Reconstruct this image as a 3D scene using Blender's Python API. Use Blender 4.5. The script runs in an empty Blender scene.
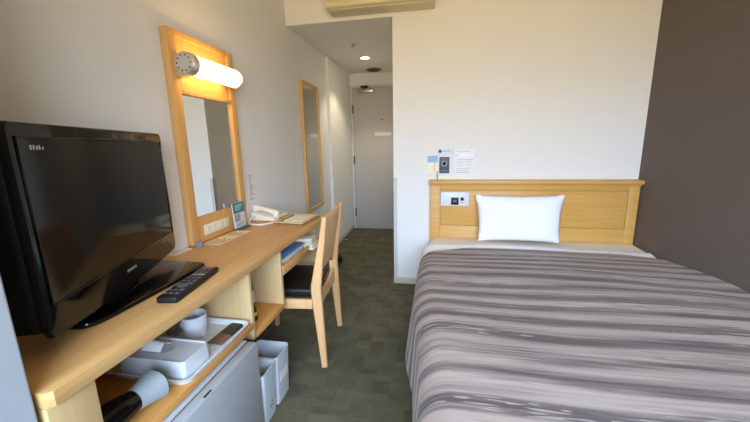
import bpy, bmesh, math, random
from mathutils import Vector, Matrix
random.seed(7)
R = math.radians
sc = bpy.context.scene
col = sc.collection

# ------------------------------------------------------------------ materials
def lin(c):
    out = []
    for v in c:
        v = v / 255.0
        out.append(v / 12.92 if v <= .04045 else ((v + .055) / 1.055) ** 2.4)
    return (out[0], out[1], out[2], 1.0)

def base_mat(name):
    m = bpy.data.materials.new(name); m.use_nodes = True
    nt = m.node_tree
    b = nt.nodes['Principled BSDF']
    return m, nt, b

def plain(name, rgb, rough=.5, metal=0, spec=.5, bump=0, bscale=200, var=.0, vscale=6, coat=0, trans=0):
    m, nt, b = base_mat(name)
    b.inputs['Roughness'].default_value = rough
    b.inputs['Metallic'].default_value = metal
    b.inputs['Specular IOR Level'].default_value = spec
    b.inputs['Coat Weight'].default_value = coat
    b.inputs['Coat Roughness'].default_value = .05
    b.inputs['Transmission Weight'].default_value = trans
    tc = nt.nodes.new('ShaderNodeTexCoord')
    n = nt.nodes.new('ShaderNodeTexNoise'); n.inputs['Scale'].default_value = vscale; n.inputs['Detail'].default_value = 3
    nt.links.new(tc.outputs['Object'], n.inputs['Vector'])
    mx = nt.nodes.new('ShaderNodeMix'); mx.data_type = 'RGBA'
    a = lin(rgb)
    mx.inputs['A'].default_value = tuple(min(1, v * (1 - var)) for v in a[:3]) + (1,)
    mx.inputs['B'].default_value = tuple(min(1, v * (1 + var)) for v in a[:3]) + (1,)
    nt.links.new(n.outputs['Fac'], mx.inputs['Factor'])
    nt.links.new(mx.outputs['Result'], b.inputs['Base Color'])
    if bump:
        n2 = nt.nodes.new('ShaderNodeTexNoise'); n2.inputs['Scale'].default_value = bscale
        nt.links.new(tc.outputs['Object'], n2.inputs['Vector'])
        bp = nt.nodes.new('ShaderNodeBump'); bp.inputs['Strength'].default_value = bump; bp.inputs['Distance'].default_value = .002
        nt.links.new(n2.outputs['Fac'], bp.inputs['Height']); nt.links.new(bp.outputs['Normal'], b.inputs['Normal'])
    return m

def wood(name, c1, c2, grain='Y', rough=.42, scale=1.0):
    m, nt, b = base_mat(name)
    tc = nt.nodes.new('ShaderNodeTexCoord')
    mp = nt.nodes.new('ShaderNodeMapping')
    s = {'X': (1.5, 26, 26), 'Y': (26, 1.5, 26), 'Z': (26, 26, 1.5)}[grain]
    mp.inputs['Scale'].default_value = tuple(v * scale for v in s)
    n = nt.nodes.new('ShaderNodeTexNoise'); n.inputs['Scale'].default_value = 2.2; n.inputs['Detail'].default_value = 6; n.inputs['Distortion'].default_value = .6
    rp = nt.nodes.new('ShaderNodeValToRGB')
    rp.color_ramp.elements[0].position = .3; rp.color_ramp.elements[0].color = lin(c1)
    rp.color_ramp.elements[1].position = .7; rp.color_ramp.elements[1].color = lin(c2)
    nt.links.new(tc.outputs['Object'], mp.inputs['Vector']); nt.links.new(mp.outputs['Vector'], n.inputs['Vector'])
    nt.links.new(n.outputs['Fac'], rp.inputs['Fac']); nt.links.new(rp.outputs['Color'], b.inputs['Base Color'])
    b.inputs['Roughness'].default_value = rough
    b.inputs['Specular IOR Level'].default_value = .35
    return m

def emis(name, rgb, strength):
    m, nt, b = base_mat(name)
    b.inputs['Base Color'].default_value = lin(rgb)
    b.inputs['Emission Color'].default_value = lin(rgb)
    b.inputs['Emission Strength'].default_value = strength
    return m

def carpet_mat():
    m, nt, b = base_mat('carpet')
    tc = nt.nodes.new('ShaderNodeTexCoord')
    def snap(sx, sy):
        v = nt.nodes.new('ShaderNodeVectorMath'); v.operation = 'SNAP'; v.inputs[1].default_value = (sx, sy, 10)
        nt.links.new(tc.outputs['Object'], v.inputs[0])
        w = nt.nodes.new('ShaderNodeTexWhiteNoise'); w.noise_dimensions = '2D'
        nt.links.new(v.outputs[0], w.inputs['Vector']); return w.outputs['Value']
    a = snap(.085, .085); c = snap(.17, .043)
    n = nt.nodes.new('ShaderNodeTexNoise'); n.inputs['Scale'].default_value = 60; n.inputs['Detail'].default_value = 4
    nt.links.new(tc.outputs['Object'], n.inputs['Vector'])
    n3 = nt.nodes.new('ShaderNodeTexNoise'); n3.inputs['Scale'].default_value = 14
    nt.links.new(tc.outputs['Object'], n3.inputs['Vector'])
    def math_(op, x, y):
        k = nt.nodes.new('ShaderNodeMath'); k.operation = op
        for i, q in enumerate((x, y)):
            if isinstance(q, (int, float)): k.inputs[i].default_value = q
            else: nt.links.new(q, k.inputs[i])
        return k.outputs[0]
    s = math_('ADD', math_('MULTIPLY', a, .22), math_('MULTIPLY', c, .22))
    s = math_('ADD', s, math_('MULTIPLY', n.outputs['Fac'], .3))
    s = math_('ADD', s, math_('MULTIPLY', n3.outputs['Fac'], .42))
    rp = nt.nodes.new('ShaderNodeValToRGB')
    rp.color_ramp.elements[0].position = .3; rp.color_ramp.elements[0].color = lin((84, 82, 66))
    rp.color_ramp.elements[1].position = .8; rp.color_ramp.elements[1].color = lin((112, 109, 89))
    nt.links.new(s, rp.inputs['Fac']); nt.links.new(rp.outputs['Color'], b.inputs['Base Color'])
    b.inputs['Roughness'].default_value = .95; b.inputs['Specular IOR Level'].default_value = .1
    bp = nt.nodes.new('ShaderNodeBump'); bp.inputs['Strength'].default_value = .5; bp.inputs['Distance'].default_value = .003
    n2 = nt.nodes.new('ShaderNodeTexNoise'); n2.inputs['Scale'].default_value = 350
    nt.links.new(tc.outputs['Object'], n2.inputs['Vector'])
    nt.links.new(n2.outputs['Fac'], bp.inputs['Height']); nt.links.new(bp.outputs['Normal'], b.inputs['Normal'])
    return m

def spread_mat():
    # woven stripes across the bed with short broken streaks, in cloth coordinates
    m, nt, b = base_mat('striped_bedspread')
    uv = nt.nodes.new('ShaderNodeUVMap'); uv.uv_map = 'UVMap'
    def noise(sx, sy, scale, detail=2, dist=0, off=0):
        mp = nt.nodes.new('ShaderNodeMapping'); mp.inputs['Scale'].default_value = (sx, sy, 1); mp.inputs['Location'].default_value = (off, off * 1.7, 0)
        nt.links.new(uv.outputs['UV'], mp.inputs['Vector'])
        n = nt.nodes.new('ShaderNodeTexNoise'); n.noise_dimensions = '2D'
        n.inputs['Scale'].default_value = scale; n.inputs['Detail'].default_value = detail; n.inputs['Distortion'].default_value = dist
        nt.links.new(mp.outputs['Vector'], n.inputs['Vector'])
        return n.outputs['Fac']
    def M(op, x, y):
        k = nt.nodes.new('ShaderNodeMath'); k.operation = op
        for i, q in enumerate((x, y)):
            if isinstance(q, (int, float)): k.inputs[i].default_value = q
            else: nt.links.new(q, k.inputs[i])
        return k.outputs[0]
    # regular broad stripe rhythm along the bed
    sep = nt.nodes.new('ShaderNodeSeparateXYZ'); nt.links.new(uv.outputs['UV'], sep.inputs[0])
    wob = M('MULTIPLY', M('SUBTRACT', noise(.7, 7, 1.0, 2, 0, 3.1), .5), 5.0)
    wave = M('SINE', M('ADD', M('MULTIPLY', sep.outputs['Y'], 2 * math.pi / .118), wob), 0)
    wave = M('ADD', M('MULTIPLY', wave, .27), .5)
    fine = noise(2.6, 62, 1.0, 4, .2, 1.3)
    mid = noise(.55, 13, 1.0, 2, .15, 7.9)
    s = M('ADD', M('MULTIPLY', wave, .48), M('MULTIPLY', fine, .46))
    s = M('ADD', s, M('MULTIPLY', mid, .34))
    rp = nt.nodes.new('ShaderNodeValToRGB')
    cr = rp.color_ramp
    cr.elements[0].position = .47; cr.elements[0].color = lin((100, 91, 92))
    cr.elements[1].position = .80; cr.elements[1].color = lin((184, 172, 165))
    e = cr.elements.new(.57); e.color = lin((124, 113, 112))
    e = cr.elements.new(.66); e.color = lin((158, 146, 141))
    nt.links.new(s, rp.inputs['Fac'])
    # pale broken dashes
    d = noise(7, 90, 1.0, 1, .2, 11.2); d2 = noise(1.2, 14, 1.0, 1, 0, 5.5)
    st = nt.nodes.new('ShaderNodeMapRange'); st.inputs['From Min'].default_value = .55; st.inputs['From Max'].default_value = .60
    nt.links.new(d, st.inputs['Value'])
    st2 = nt.nodes.new('ShaderNodeMapRange'); st2.inputs['From Min'].default_value = .5; st2.inputs['From Max'].default_value = .62
    nt.links.new(d2, st2.inputs['Value'])
    mx = nt.nodes.new('ShaderNodeMix'); mx.data_type = 'RGBA'
    nt.links.new(M('MULTIPLY', M('MULTIPLY', st.outputs[0], st2.outputs[0]), .75), mx.inputs['Factor'])
    nt.links.new(rp.outputs['Color'], mx.inputs['A']); mx.inputs['B'].default_value = lin((192, 182, 175))
    nt.links.new(mx.outputs['Result'], b.inputs['Base Color'])
    b.inputs['Roughness'].default_value = .85; b.inputs['Specular IOR Level'].default_value = .2
    b.inputs['Sheen Weight'].default_value = .1
    return m

def pane_mat():
    m = bpy.data.materials.new('window_pane'); m.use_nodes = True
    nt = m.node_tree; nt.nodes.clear()
    o = nt.nodes.new('ShaderNodeOutputMaterial'); t = nt.nodes.new('ShaderNodeBsdfTransparent'); g = nt.nodes.new('ShaderNodeBsdfGlossy')
    g.inputs['Roughness'].default_value = .02
    x = nt.nodes.new('ShaderNodeMixShader'); f = nt.nodes.new('ShaderNodeFresnel'); f.inputs['IOR'].default_value = 1.3
    nt.links.new(f.outputs[0], x.inputs[0]); nt.links.new(t.outputs[0], x.inputs[1]); nt.links.new(g.outputs[0], x.inputs[2]); nt.links.new(x.outputs[0], o.inputs[0])
    return m

M = {}
M['wallpaper'] = plain('white_wallpaper', (236, 235, 232), .85, spec=.2, bump=.25, bscale=260, var=.02)
M['wall_dark'] = plain('taupe_wallpaper', (108, 99, 93), .8, spec=.25, bump=.3, bscale=260, var=.03)
M['ceil'] = plain('ceiling_paper', (236, 230, 216), .9, spec=.1, var=.02)
M['carpet'] = carpet_mat()
M['base'] = plain('baseboard_vinyl', (206, 196, 178), .6, var=.02)
M['guard'] = plain('corner_guard_vinyl', (205, 203, 200), .5, var=.02)
M['desk'] = wood('desk_wood', (208, 162, 102), (220, 177, 118), 'Y', .45)
M['deskpanel'] = wood('desk_panel_wood', (203, 172, 122), (212, 182, 132), 'Z', .55)
M['shelfw'] = wood('shelf_wood', (206, 146, 76), (220, 162, 92), 'Y', .45)
M['head'] = wood('headboard_wood', (208, 157, 82), (219, 170, 95), 'X', .4)
M['mirrorwood'] = wood('mirror_frame_wood', (216, 164, 96), (228, 178, 110), 'Z', .42)
M['chairwood'] = wood('chair_beech', (222, 172, 118), (233, 186, 134), 'Z', .4)
M['mirror'] = plain('mirror_glass', (226, 228, 226), .01, 1.0)
M['chrome'] = plain('chrome', (226, 222, 216), .3, .8)
M['darkhole'] = plain('black_hole', (14, 14, 14), .7)
M['piano'] = plain('gloss_black_plastic', (11, 11, 12), .1, spec=.3, coat=.12)
M['screen'] = plain('black_lcd_screen', (8, 8, 9), .1, spec=.3)
M['mattblack'] = plain('matt_black_plastic', (24, 25, 27), .5, spec=.35)
M['silver'] = plain('silver_print', (170, 168, 165), .35, .3)
M['btn'] = plain('grey_button', (92, 94, 97), .5)
M['redbtn'] = plain('dull_red_button', (178, 88, 84), .5)
M['whiteplastic'] = plain('white_plastic', (226, 228, 230), .35)
M['bluewhite'] = plain('cool_white_plastic', (220, 225, 231), .4)
M['cream'] = plain('cream_plastic', (236, 228, 204), .4)
M['phone'] = plain('phone_plastic', (240, 234, 218), .4)
M['phonegrey'] = plain('phone_keys', (205, 200, 188), .5)
M['fridge'] = plain('fridge_grey', (176, 180, 186), .38, spec=.4)
M['fridgetop'] = plain('fridge_top', (190, 192, 195), .45)
M['gap'] = plain('dark_gasket', (40, 41, 44), .6)
M['bin'] = plain('bin_plastic', (202, 208, 216), .45)
M['sheet'] = plain('white_sheet', (246, 240, 232), .9, spec=.15, bump=.2, bscale=30)
M['duvet'] = plain('white_duvet', (250, 250, 253), .9, spec=.15, bump=.2, bscale=30)
M['pillow'] = plain('white_pillowcase', (246, 246, 250), .9, spec=.15, bump=.3, bscale=25)
M['spread'] = spread_mat()
M['basebed'] = plain('bed_base_fabric', (70, 62, 56), .9)
M['leather'] = plain('black_leatherette', (22, 20, 22), .42, spec=.4, bump=.2, bscale=150)
M['door'] = plain('door_grey_beige', (190, 184, 178), .42, spec=.4, var=.01)
M['doorframe'] = plain('door_frame_grey', (206, 203, 198), .45)
M['steel'] = plain('brushed_steel', (180, 178, 172), .35, .8)
M['hinge'] = plain('dark_hinge', (58, 54, 50), .4, .6)
M['ac'] = plain('aircon_cream', (220, 208, 172), .5)
M['acdark'] = plain('aircon_slot', (150, 142, 122), .6)
M['lampglass'] = emis('lit_lamp_glass', (255, 206, 128), 9.5)
M['bulb'] = emis('lit_downlight', (255, 236, 200), 30.0)
M['ventm'] = plain('brown_vent', (150, 134, 108), .5)
M['ventdark'] = plain('vent_slot', (70, 60, 48), .6)
M['blue'] = plain('blue_folder', (104, 158, 224), .45)
M['paper'] = plain('white_paper', (238, 234, 222), .8)
M['paperwarm'] = plain('cream_paper', (244, 226, 184), .8)
M['ink'] = plain('grey_ink', (120, 118, 112), .8)
M['lightink'] = plain('pale_ink', (178, 180, 182), .8)
M['teal'] = plain('teal_print', (38, 134, 146), .5)
M['photo'] = plain('grey_print', (150, 160, 172), .5)
M['navy'] = plain('slate_plate', (68, 76, 90), .45)
M['skyblue'] = plain('sky_blue_print', (150, 188, 226), .6)
M['bluedot'] = plain('blue_print', (40, 96, 150), .6)
M['gold'] = plain('gold_streak', (214, 188, 120), .5)
M['tray_wood'] = wood('memo_tray_wood', (206, 168, 108), (216, 180, 120), 'Y', .45)
M['traydark'] = plain('memo_tray_inner', (120, 104, 76), .6)
M['yellow'] = plain('yellow_band', (222, 186, 36), .5)
M['dryergrey'] = plain('dryer_nozzle_grey', (160, 172, 178), .4)
M['sachet_black'] = plain('black_wrapper', (34, 32, 34), .3)
M['sachet_brown'] = plain('brown_wrapper', (124, 92, 74), .4, var=.15, vscale=60)
M['glass'] = plain('clear_glass', (235, 238, 240), .02, trans=1.0)
M['clearblue'] = plain('bluish_clear_plastic', (190, 200, 232), .15, trans=.6)
M['pane'] = pane_mat()
M['alu'] = plain('window_aluminium', (190, 190, 188), .4, .6)
M['socket'] = plain('cream_outlet_plate', (240, 232, 206), .4)
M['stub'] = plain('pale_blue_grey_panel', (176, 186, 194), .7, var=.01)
M['rearwall'] = M['wallpaper']

# ------------------------------------------------------------------ geometry helpers
class MB:
    def __init__(s): s.bm = bmesh.new()
    def _xf(s, verts, rot=None, loc=(0, 0, 0)):
        mt = Matrix.Translation(Vector(loc)) @ (rot.to_4x4() if rot is not None else Matrix.Identity(4))
        for v in verts: v.co = mt @ v.co
    def box(s, x0, x1, y0, y1, z0, z1, bev=0, seg=2, rot=None, pivot=None):
        t = bmesh.new()
        bmesh.ops.create_cube(t, size=1)
        for v in t.verts:
            v.co = Vector(((x0 + x1) / 2 + v.co.x * (x1 - x0), (y0 + y1) / 2 + v.co.y * (y1 - y0), (z0 + z1) / 2 + v.co.z * (z1 - z0)))
        if bev: bmesh.ops.bevel(t, geom=t.edges[:], offset=bev, segments=seg, affect='EDGES', profile=.5)
        if rot is not None:
            p = Vector(pivot or ((x0 + x1) / 2, (y0 + y1) / 2, (z0 + z1) / 2))
            for v in t.verts: v.co = p + rot @ (v.co - p)
        s.merge(t); return s
    def merge(s, t):
        me = bpy.data.meshes.new('tmp'); t.to_mesh(me); t.free()
        s.bm.from_mesh(me); bpy.data.meshes.remove(me)
    def prism(s, pts, axis, a0, a1, bev=0):
        # polygon in the plane normal to axis, extruded a0..a1
        t = bmesh.new()
        def mk(p, a):
            if axis == 'X': return (a, p[0], p[1])
            if axis == 'Y': return (p[0], a, p[1])
            return (p[0], p[1], a)
        A = [t.verts.new(mk(p, a0)) for p in pts]; B = [t.verts.new(mk(p, a1)) for p in pts]
        t.faces.new(A); t.faces.new(B[::-1])
        n = len(pts)
        for i in range(n): t.faces.new((A[i], B[i], B[(i + 1) % n], A[(i + 1) % n]))
        bmesh.ops.recalc_face_normals(t, faces=t.faces[:])
        if bev:
            es = [e for e in t.edges if any(len(f.verts) > 4 for f in e.link_faces)] or t.edges[:]
            bmesh.ops.bevel(t, geom=es, offset=bev, segments=2, affect='EDGES', profile=.5)
        s.merge(t); return s
    def beam(s, pts, sizes, up=(0, 1, 0)):
        # box section swept along points; sizes = (width along up, depth) per point
        t = bmesh.new(); up = Vector(up); rings = []
        P = [Vector(p) for p in pts]
        for i, p in enumerate(P):
            d = (P[min(i + 1, len(P) - 1)] - P[max(i - 1, 0)]).normalized()
            u = (up - d * up.dot(d)).normalized(); w = d.cross(u)
            a, b = sizes[i]
            c = min(a, b) * .18
            r = []
            for (su, sw) in ((1, 1), (-1, 1), (-1, -1), (1, -1)):
                for k in ((0, 1) if su * sw < 0 else (1, 0)):
                    r.append(t.verts.new(p + u * su * (a / 2 - (c if k == 0 else 0)) + w * sw * (b / 2 - (c if k == 1 else 0))))
            rings.append(r)
        n = 8
        for i in range(len(rings) - 1):
            for j in range(n):
                t.faces.new((rings[i][j], rings[i][(j + 1) % n], rings[i + 1][(j + 1) % n], rings[i + 1][j]))
        t.faces.new(rings[0]); t.faces.new(rings[-1][::-1])
        bmesh.ops.recalc_face_normals(t, faces=t.faces[:])
        s.merge(t); return s
    def lathe(s, prof, c=(0, 0, 0), axis='Z', n=32, close=False):
        t = bmesh.new(); rings = []
        for (r, h) in prof:
            ring = []
            for i in range(n):
                a = 2 * math.pi * i / n
                x, y = r * math.cos(a), r * math.sin(a)
                v = {'Z': (x, y, h), 'Y': (x, h, y), 'X': (h, x, y)}[axis]
                ring.append(t.verts.new(Vector(v) + Vector(c)))
            rings.append(ring)
        for a, b in zip(rings[:-1], rings[1:]):
            for i in range(n): t.faces.new((a[i], a[(i + 1) % n], b[(i + 1) % n], b[i]))
        if prof[0][0] > 1e-6: t.faces.new(rings[0])
        if prof[-1][0] > 1e-6: t.faces.new(rings[-1][::-1])
        bmesh.ops.remove_doubles(t, verts=t.verts[:], dist=1e-6)
        bmesh.ops.recalc_face_normals(t, faces=t.faces[:])
        s.merge(t); return s
    def cyl(s, c, r, h, axis='Z', n=28):
        return s.lathe([(r, 0), (r, h)], c, axis, n)
    def tube(s, pts, r, n=8):
        t = bmesh.new(); P = [Vector(p) for p in pts]; rings = []
        u = None
        for i, p in enumerate(P):
            d = (P[min(i + 1, len(P) - 1)] - P[max(i - 1, 0)]).normalized()
            if u is None: u = d.orthogonal().normalized()
            u = (u - d * u.dot(d)).normalized(); w = d.cross(u)
            rr = r[i] if isinstance(r, (list, tuple)) else r
            rings.append([t.verts.new(p + (u * math.cos(2 * math.pi * k / n) + w * math.sin(2 * math.pi * k / n)) * rr) for k in range(n)])
        for a, b in zip(rings[:-1], rings[1:]):
            for i in range(n): t.faces.new((a[i], a[(i + 1) % n], b[(i + 1) % n], b[i]))
        t.faces.new(rings[0][::-1]); t.faces.new(rings[-1])
        bmesh.ops.recalc_face_normals(t, faces=t.faces[:])
        s.merge(t); return s
    def grid(s, fn, nu, nv, uvfn=None):
        t = bmesh.new()
        V = [[t.verts.new(fn(i / nu, j / nv)) for j in range(nv + 1)] for i in range(nu + 1)]
        for i in range(nu):
            for j in range(nv): t.faces.new((V[i][j], V[i + 1][j], V[i + 1][j + 1], V[i][j + 1]))
        if uvfn:
            lay = t.loops.layers.uv.new('UVMap'); idx = {}
            for i in range(nu + 1):
                for j in range(nv + 1): idx[V[i][j]] = uvfn(i / nu, j / nv)
            for f in t.faces:
                for l in f.loops: l[lay].uv = idx[l.vert]
        s.merge(t); return s
    def build(s, name, mat, parent=None, smooth=True, local=False, angle=35):
        me = bpy.data.meshes.new(name)
        bm = s.bm
        if parent is not None:
            if not local:
                mt = wmat(parent).inverted()
                for v in bm.verts: v.co = mt @ v.co
            loc = Vector((0, 0, 0))
        else:
            xs = [v.co.x for v in bm.verts]; ys = [v.co.y for v in bm.verts]; zs = [v.co.z for v in bm.verts]
            loc = Vector(((min(xs) + max(xs)) / 2, (min(ys) + max(ys)) / 2, min(zs)))
            for v in bm.verts: v.co -= loc
        if smooth:
            for f in bm.faces: f.smooth = True
            for e in bm.edges:
                if len(e.link_faces) == 2 and e.calc_face_angle(0) > R(angle): e.smooth = False
        bm.to_mesh(me); bm.free()
        me.materials.append(M[mat])
        o = bpy.data.objects.new(name, me); col.objects.link(o)
        if parent is not None: o.parent = parent
        else: o.location = loc
        return o

def wmat(o):
    m = o.matrix_basis.copy()
    # matrix_basis is refreshed from loc/rot directly
    m = Matrix.LocRotScale(o.location, o.rotation_euler, o.scale)
    if o.parent: m = wmat(o.parent) @ m
    return m

def thing(name, label, cat, loc, rotz=0, group=None):
    o = bpy.data.objects.new(name, None); col.objects.link(o)
    o.location = loc; o.rotation_euler = (0, 0, rotz); o.empty_display_size = .05
    return tag(o, label, cat, group)
def tag(o, label, cat, group=None):
    o['label'] = label; o['category'] = cat
    if group: o['group'] = group
    return o
def struct(o):
    o['kind'] = 'structure'; return o
def bx(name, mat, parent, *a, **k):
    sm = k.pop('smooth', True)
    return MB().box(*a, **k).build(name, mat, parent, sm)
def rz(a): return Matrix.Rotation(a, 3, 'Z')

# ------------------------------------------------------------------ the room
XR = 2.668; YB = 2.725; YREAR = -1.15; ZC = 2.5; ZS = 2.155; XC = .86; YE = 4.63
struct(bx('floor', 'carpet', None, -.1, XR + .1, YREAR - .1, YE + .1, -.1, 0, smooth=False))
struct(bx('wall_left', 'wallpaper', None, -.1, 0, YREAR, 3.69, 0, ZC, smooth=False))
struct(bx('wall_corridor_left', 'wallpaper', None, -.1, .03, 3.69, YE + .1, 0, ZS, smooth=False, bev=.003))
struct(bx('wall_right', 'wall_dark', None, XR, XR + .1, YREAR, YB, 0, ZC, smooth=False))
struct(bx('wall_back', 'wallpaper', None, XC, XR + .1, YB, YE + .1, 0, ZC, smooth=False, bev=.004))
struct(bx('ceiling_corridor', 'wallpaper', None, 0, XC, YB, YE + .1, ZS, ZC, smooth=False))
struct(bx('ceiling', 'ceil', None, -.1, XR + .1, YREAR - .1, YE + .1, ZC - .001, ZC + .1, smooth=False))
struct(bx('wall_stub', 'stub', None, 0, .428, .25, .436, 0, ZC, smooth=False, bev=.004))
# end wall round the entry door
w = MB()
w.box(.03, XC, YE, YE + .1, 2.0, ZS); w.box(.03, XC, YE + .06, YE + .1, 0, 2.0)
struct(w.build('wall_end', 'wallpaper', None, False))
fr = MB()
fr.box(.031, .068, YE - .02, YE + .058, 0, 1.998, bev=.003); fr.box(.83, XC - .001, YE - .02, YE + .058, 0, 1.998, bev=.003)
fr.box(.068, .83, YE - .02, YE + .058, 1.966, 1.998, bev=.003)
struct(fr.build('trim_1', 'doorframe', None))
door = struct(bx('door_1', 'door', None, .074, .824, YE - .03, YE + .012, .006, 1.962, bev=.002))
for z in (.25, 1.0, 1.69):
    h = MB(); h.cyl((.071, YE - .036, z - .055), .008, .11); h.build('hinge', 'hinge', door)
c = MB(); c.box(.15, .37, YE - .078, YE - .031, 1.895, 1.945, bev=.006); cl = c.build('door_closer', 'steel', door)
c = MB(); c.beam([(.22, YE - .055, 1.95), (.30, YE - .10, 1.962), (.24, YE - .035, 1.975)], [(.014, .02)] * 3, up=(0, 0, 1)); c.box(.19, .29, YE - .05, YE - .021, 1.966, 1.99, bev=.003)
c.build('closer_arm', 'hinge', door)
c = MB(); c.lathe([(.0, -.012), (.007, -.012), (.010, 0)], (.473, YE - .03, 1.542), 'Y', 16); c.build('peephole', 'hinge', door)
c = MB(); c.box(.37, .60, YE - .033, YE - .0302, 1.325, 1.375, bev=.001); c.build('door_plate', 'whiteplastic', door)
c = MB(); c.box(.69, .80, YE - .085, YE - .072, .99, 1.01, bev=.004); c.cyl((.785, YE - .075, 1.0), .009, .044, 'Y', 12); c.build('door_lever', 'steel', door)
# baseboards and corner guard
bb = MB(); bb.box(XC - .005, 1.05, YB - .006, YB - .0005, 0.001, .06, bev=.002)
struct(bb.build('baseboard_back', 'base', None))
bb = MB(); bb.box(.0005, .006, 2.06, 3.688, .001, .06, bev=.002); struct(bb.build('baseboard_left', 'base', None))
bb = MB(); bb.box(.0305, .036, 3.69, 4.605, .001, .06, bev=.002); struct(bb.build('baseboard_corridor', 'base', None))
g = MB(); g.box(XC - .004, XC + .03, YB - .004, YB - .0005, .06, .93); g.box(XC - .004, XC - .0005, YB - .004, YB + .03, .06, .93)
struct(g.build('trim_2', 'guard', None, False))
# rear wall with the window that lights the room
wx0, wx1, wz0, wz1 = .25, 2.55, .7, 2.2
w = MB()
w.box(-.1, wx0, YREAR - .1, YREAR, 0, ZC); w.box(wx1, XR + .1, YREAR - .1, YREAR, 0, ZC)
w.box(wx0, wx1, YREAR - .1, YREAR, 0, wz0); w.box(wx0, wx1, YREAR - .1, YREAR, wz1, ZC)
struct(w.build('wall_rear', 'rearwall', None, False))
f = MB()
for (a, b_) in ((wx0, wx0 + .04), ((wx0 + wx1) / 2 - .02, (wx0 + wx1) / 2 + .02), (wx1 - .04, wx1)): f.box(a, b_, YREAR - .08, YREAR - .03, wz0, wz1)
f.box(wx0, wx1, YREAR - .08, YREAR - .03, wz0, wz0 + .04); f.box(wx0, wx1, YREAR - .08, YREAR - .03, wz1 - .04, wz1)
win = struct(f.build('window_1', 'alu', None, False))
for (a, b_) in ((wx0 + .04, (wx0 + wx1) / 2 - .02), ((wx0 + wx1) / 2 + .02, wx1 - .04)):
    bx('window_pane', 'pane', win, a, b_, YREAR - .057, YREAR - .053, wz0 + .04, wz1 - .04, smooth=False)

# ------------------------------------------------------------------ ceiling and high wall fittings
ac = thing('air_conditioner', 'cream wall air conditioner mounted above the corridor opening', 'air conditioner', (.8, YB, 2.1680))
pts = [(YB - .001, 2.1830), (YB - .001, 2.4480), (YB - .20, 2.4480), (YB - .215, 2.4280), (YB - .215, 2.2030), (YB - .205, 2.1830), (YB - .19, 2.1760), (YB - .06, 2.1730)]
MB().prism([(p[0], p[1]) for p in pts], 'X', .40, 1.178, bev=.006).build('housing', 'ac', ac)
bx('air_flap', 'ac', ac, .44, 1.13, YB - .19, YB - .125, 2.1665, 2.1720, bev=.002)
bx('front_panel', 'ac', ac, .415, 1.163, YB - .222, YB - .2165, 2.2130, 2.4230, bev=.003)

dl = thing('downlight', 'lit recessed round downlight in the corridor ceiling', 'ceiling light', (.414, 3.838, ZS))
MB().lathe([(.048, -.001), (.062, -.001), (.062, -.007), (.048, -.007), (.048, -.001)], (.414, 3.838, ZS), 'Z', 32).build('trim_ring', 'ac', dl)
MB().cyl((.414, 3.838, ZS - .005), .046, .004).build('bulb', 'bulb', dl)
sp = thing('sprinkler_head', 'small unlit ceiling sprinkler disc nearer than the lit downlight', 'sprinkler', (.413, 3.294, ZS))
MB().lathe([(.04, -.001), (.04, -.006), (.03, -.012), (.012, -.014)], (.413, 3.294, ZS + .0008), 'Z', 24).build('escutcheon', 'ac', sp)
MB().lathe([(.008, -.0145), (.008, -.03), (.018, -.032), (.018, -.035)], (.413, 3.294, ZS), 'Z', 16).build('deflector', 'steel', sp)
vt = thing('ceiling_vent', 'brown round air vent in the corridor ceiling above the door', 'vent', (.40, 4.43, ZS))
MB().lathe([(.0, -.001), (.10, -.001), (.105, -.006), (.092, -.014), (.092, -.004), (.0, -.004)], (.40, 4.43, ZS), 'Z', 32).build('vent_ring', 'ventm', vt)
MB().lathe([(.03, -.006), (.075, -.006), (.07, -.018), (.0, -.022)], (.40, 4.43, ZS), 'Z', 32).build('vent_disc', 'ventdark', vt)

# ------------------------------------------------------------------ vanity mirror and lamp
my0, my1, mz0, mz1, mt = 1.378, 1.862, .7275, 1.732, .036
mir = thing('vanity_mirror', 'tall wood framed vanity mirror with lamp panel standing above the desk', 'mirror', (0.02, (my0 + my1) / 2, mz0))
for (a, b_) in ((my0, my0 + .05), (my1 - .05, my1)): bx('frame_stile', 'mirrorwood', mir, .001, mt, a, b_, mz0, mz1, bev=.003)
bx('frame_rail', 'mirrorwood', mir, .001, mt, my0 + .0502, my1 - .0502, mz1 - .03, mz1, bev=.002)
bx('frame_rail', 'mirrorwood', mir, .001, mt, my0 + .0502, my1 - .0502, 1.452, 1.472, bev=.002)
bx('lamp_panel', 'mirrorwood', mir, .001, .026, my0 + .0502, my1 - .0502, 1.4722, mz1 - .0302)
bx('lower_panel', 'mirrorwood', mir, .001, .028, my0 + .0502, my1 - .0502, mz0, .862)
bx('mirror_glass', 'mirror', mir, .001, .022, my0 + .0502, my1 - .0502, .8625, 1.4515, smooth=False)
so = bx('outlet_plate', 'socket', mir, .0285, .034, 1.470, 1.680, .758, .812, bev=.002)
for y in (1.50, 1.545, 1.60, 1.645): bx('outlet', 'socket', so, .0342, .0355, y - .012, y + .012, .770, .800, bev=.0005)

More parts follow.
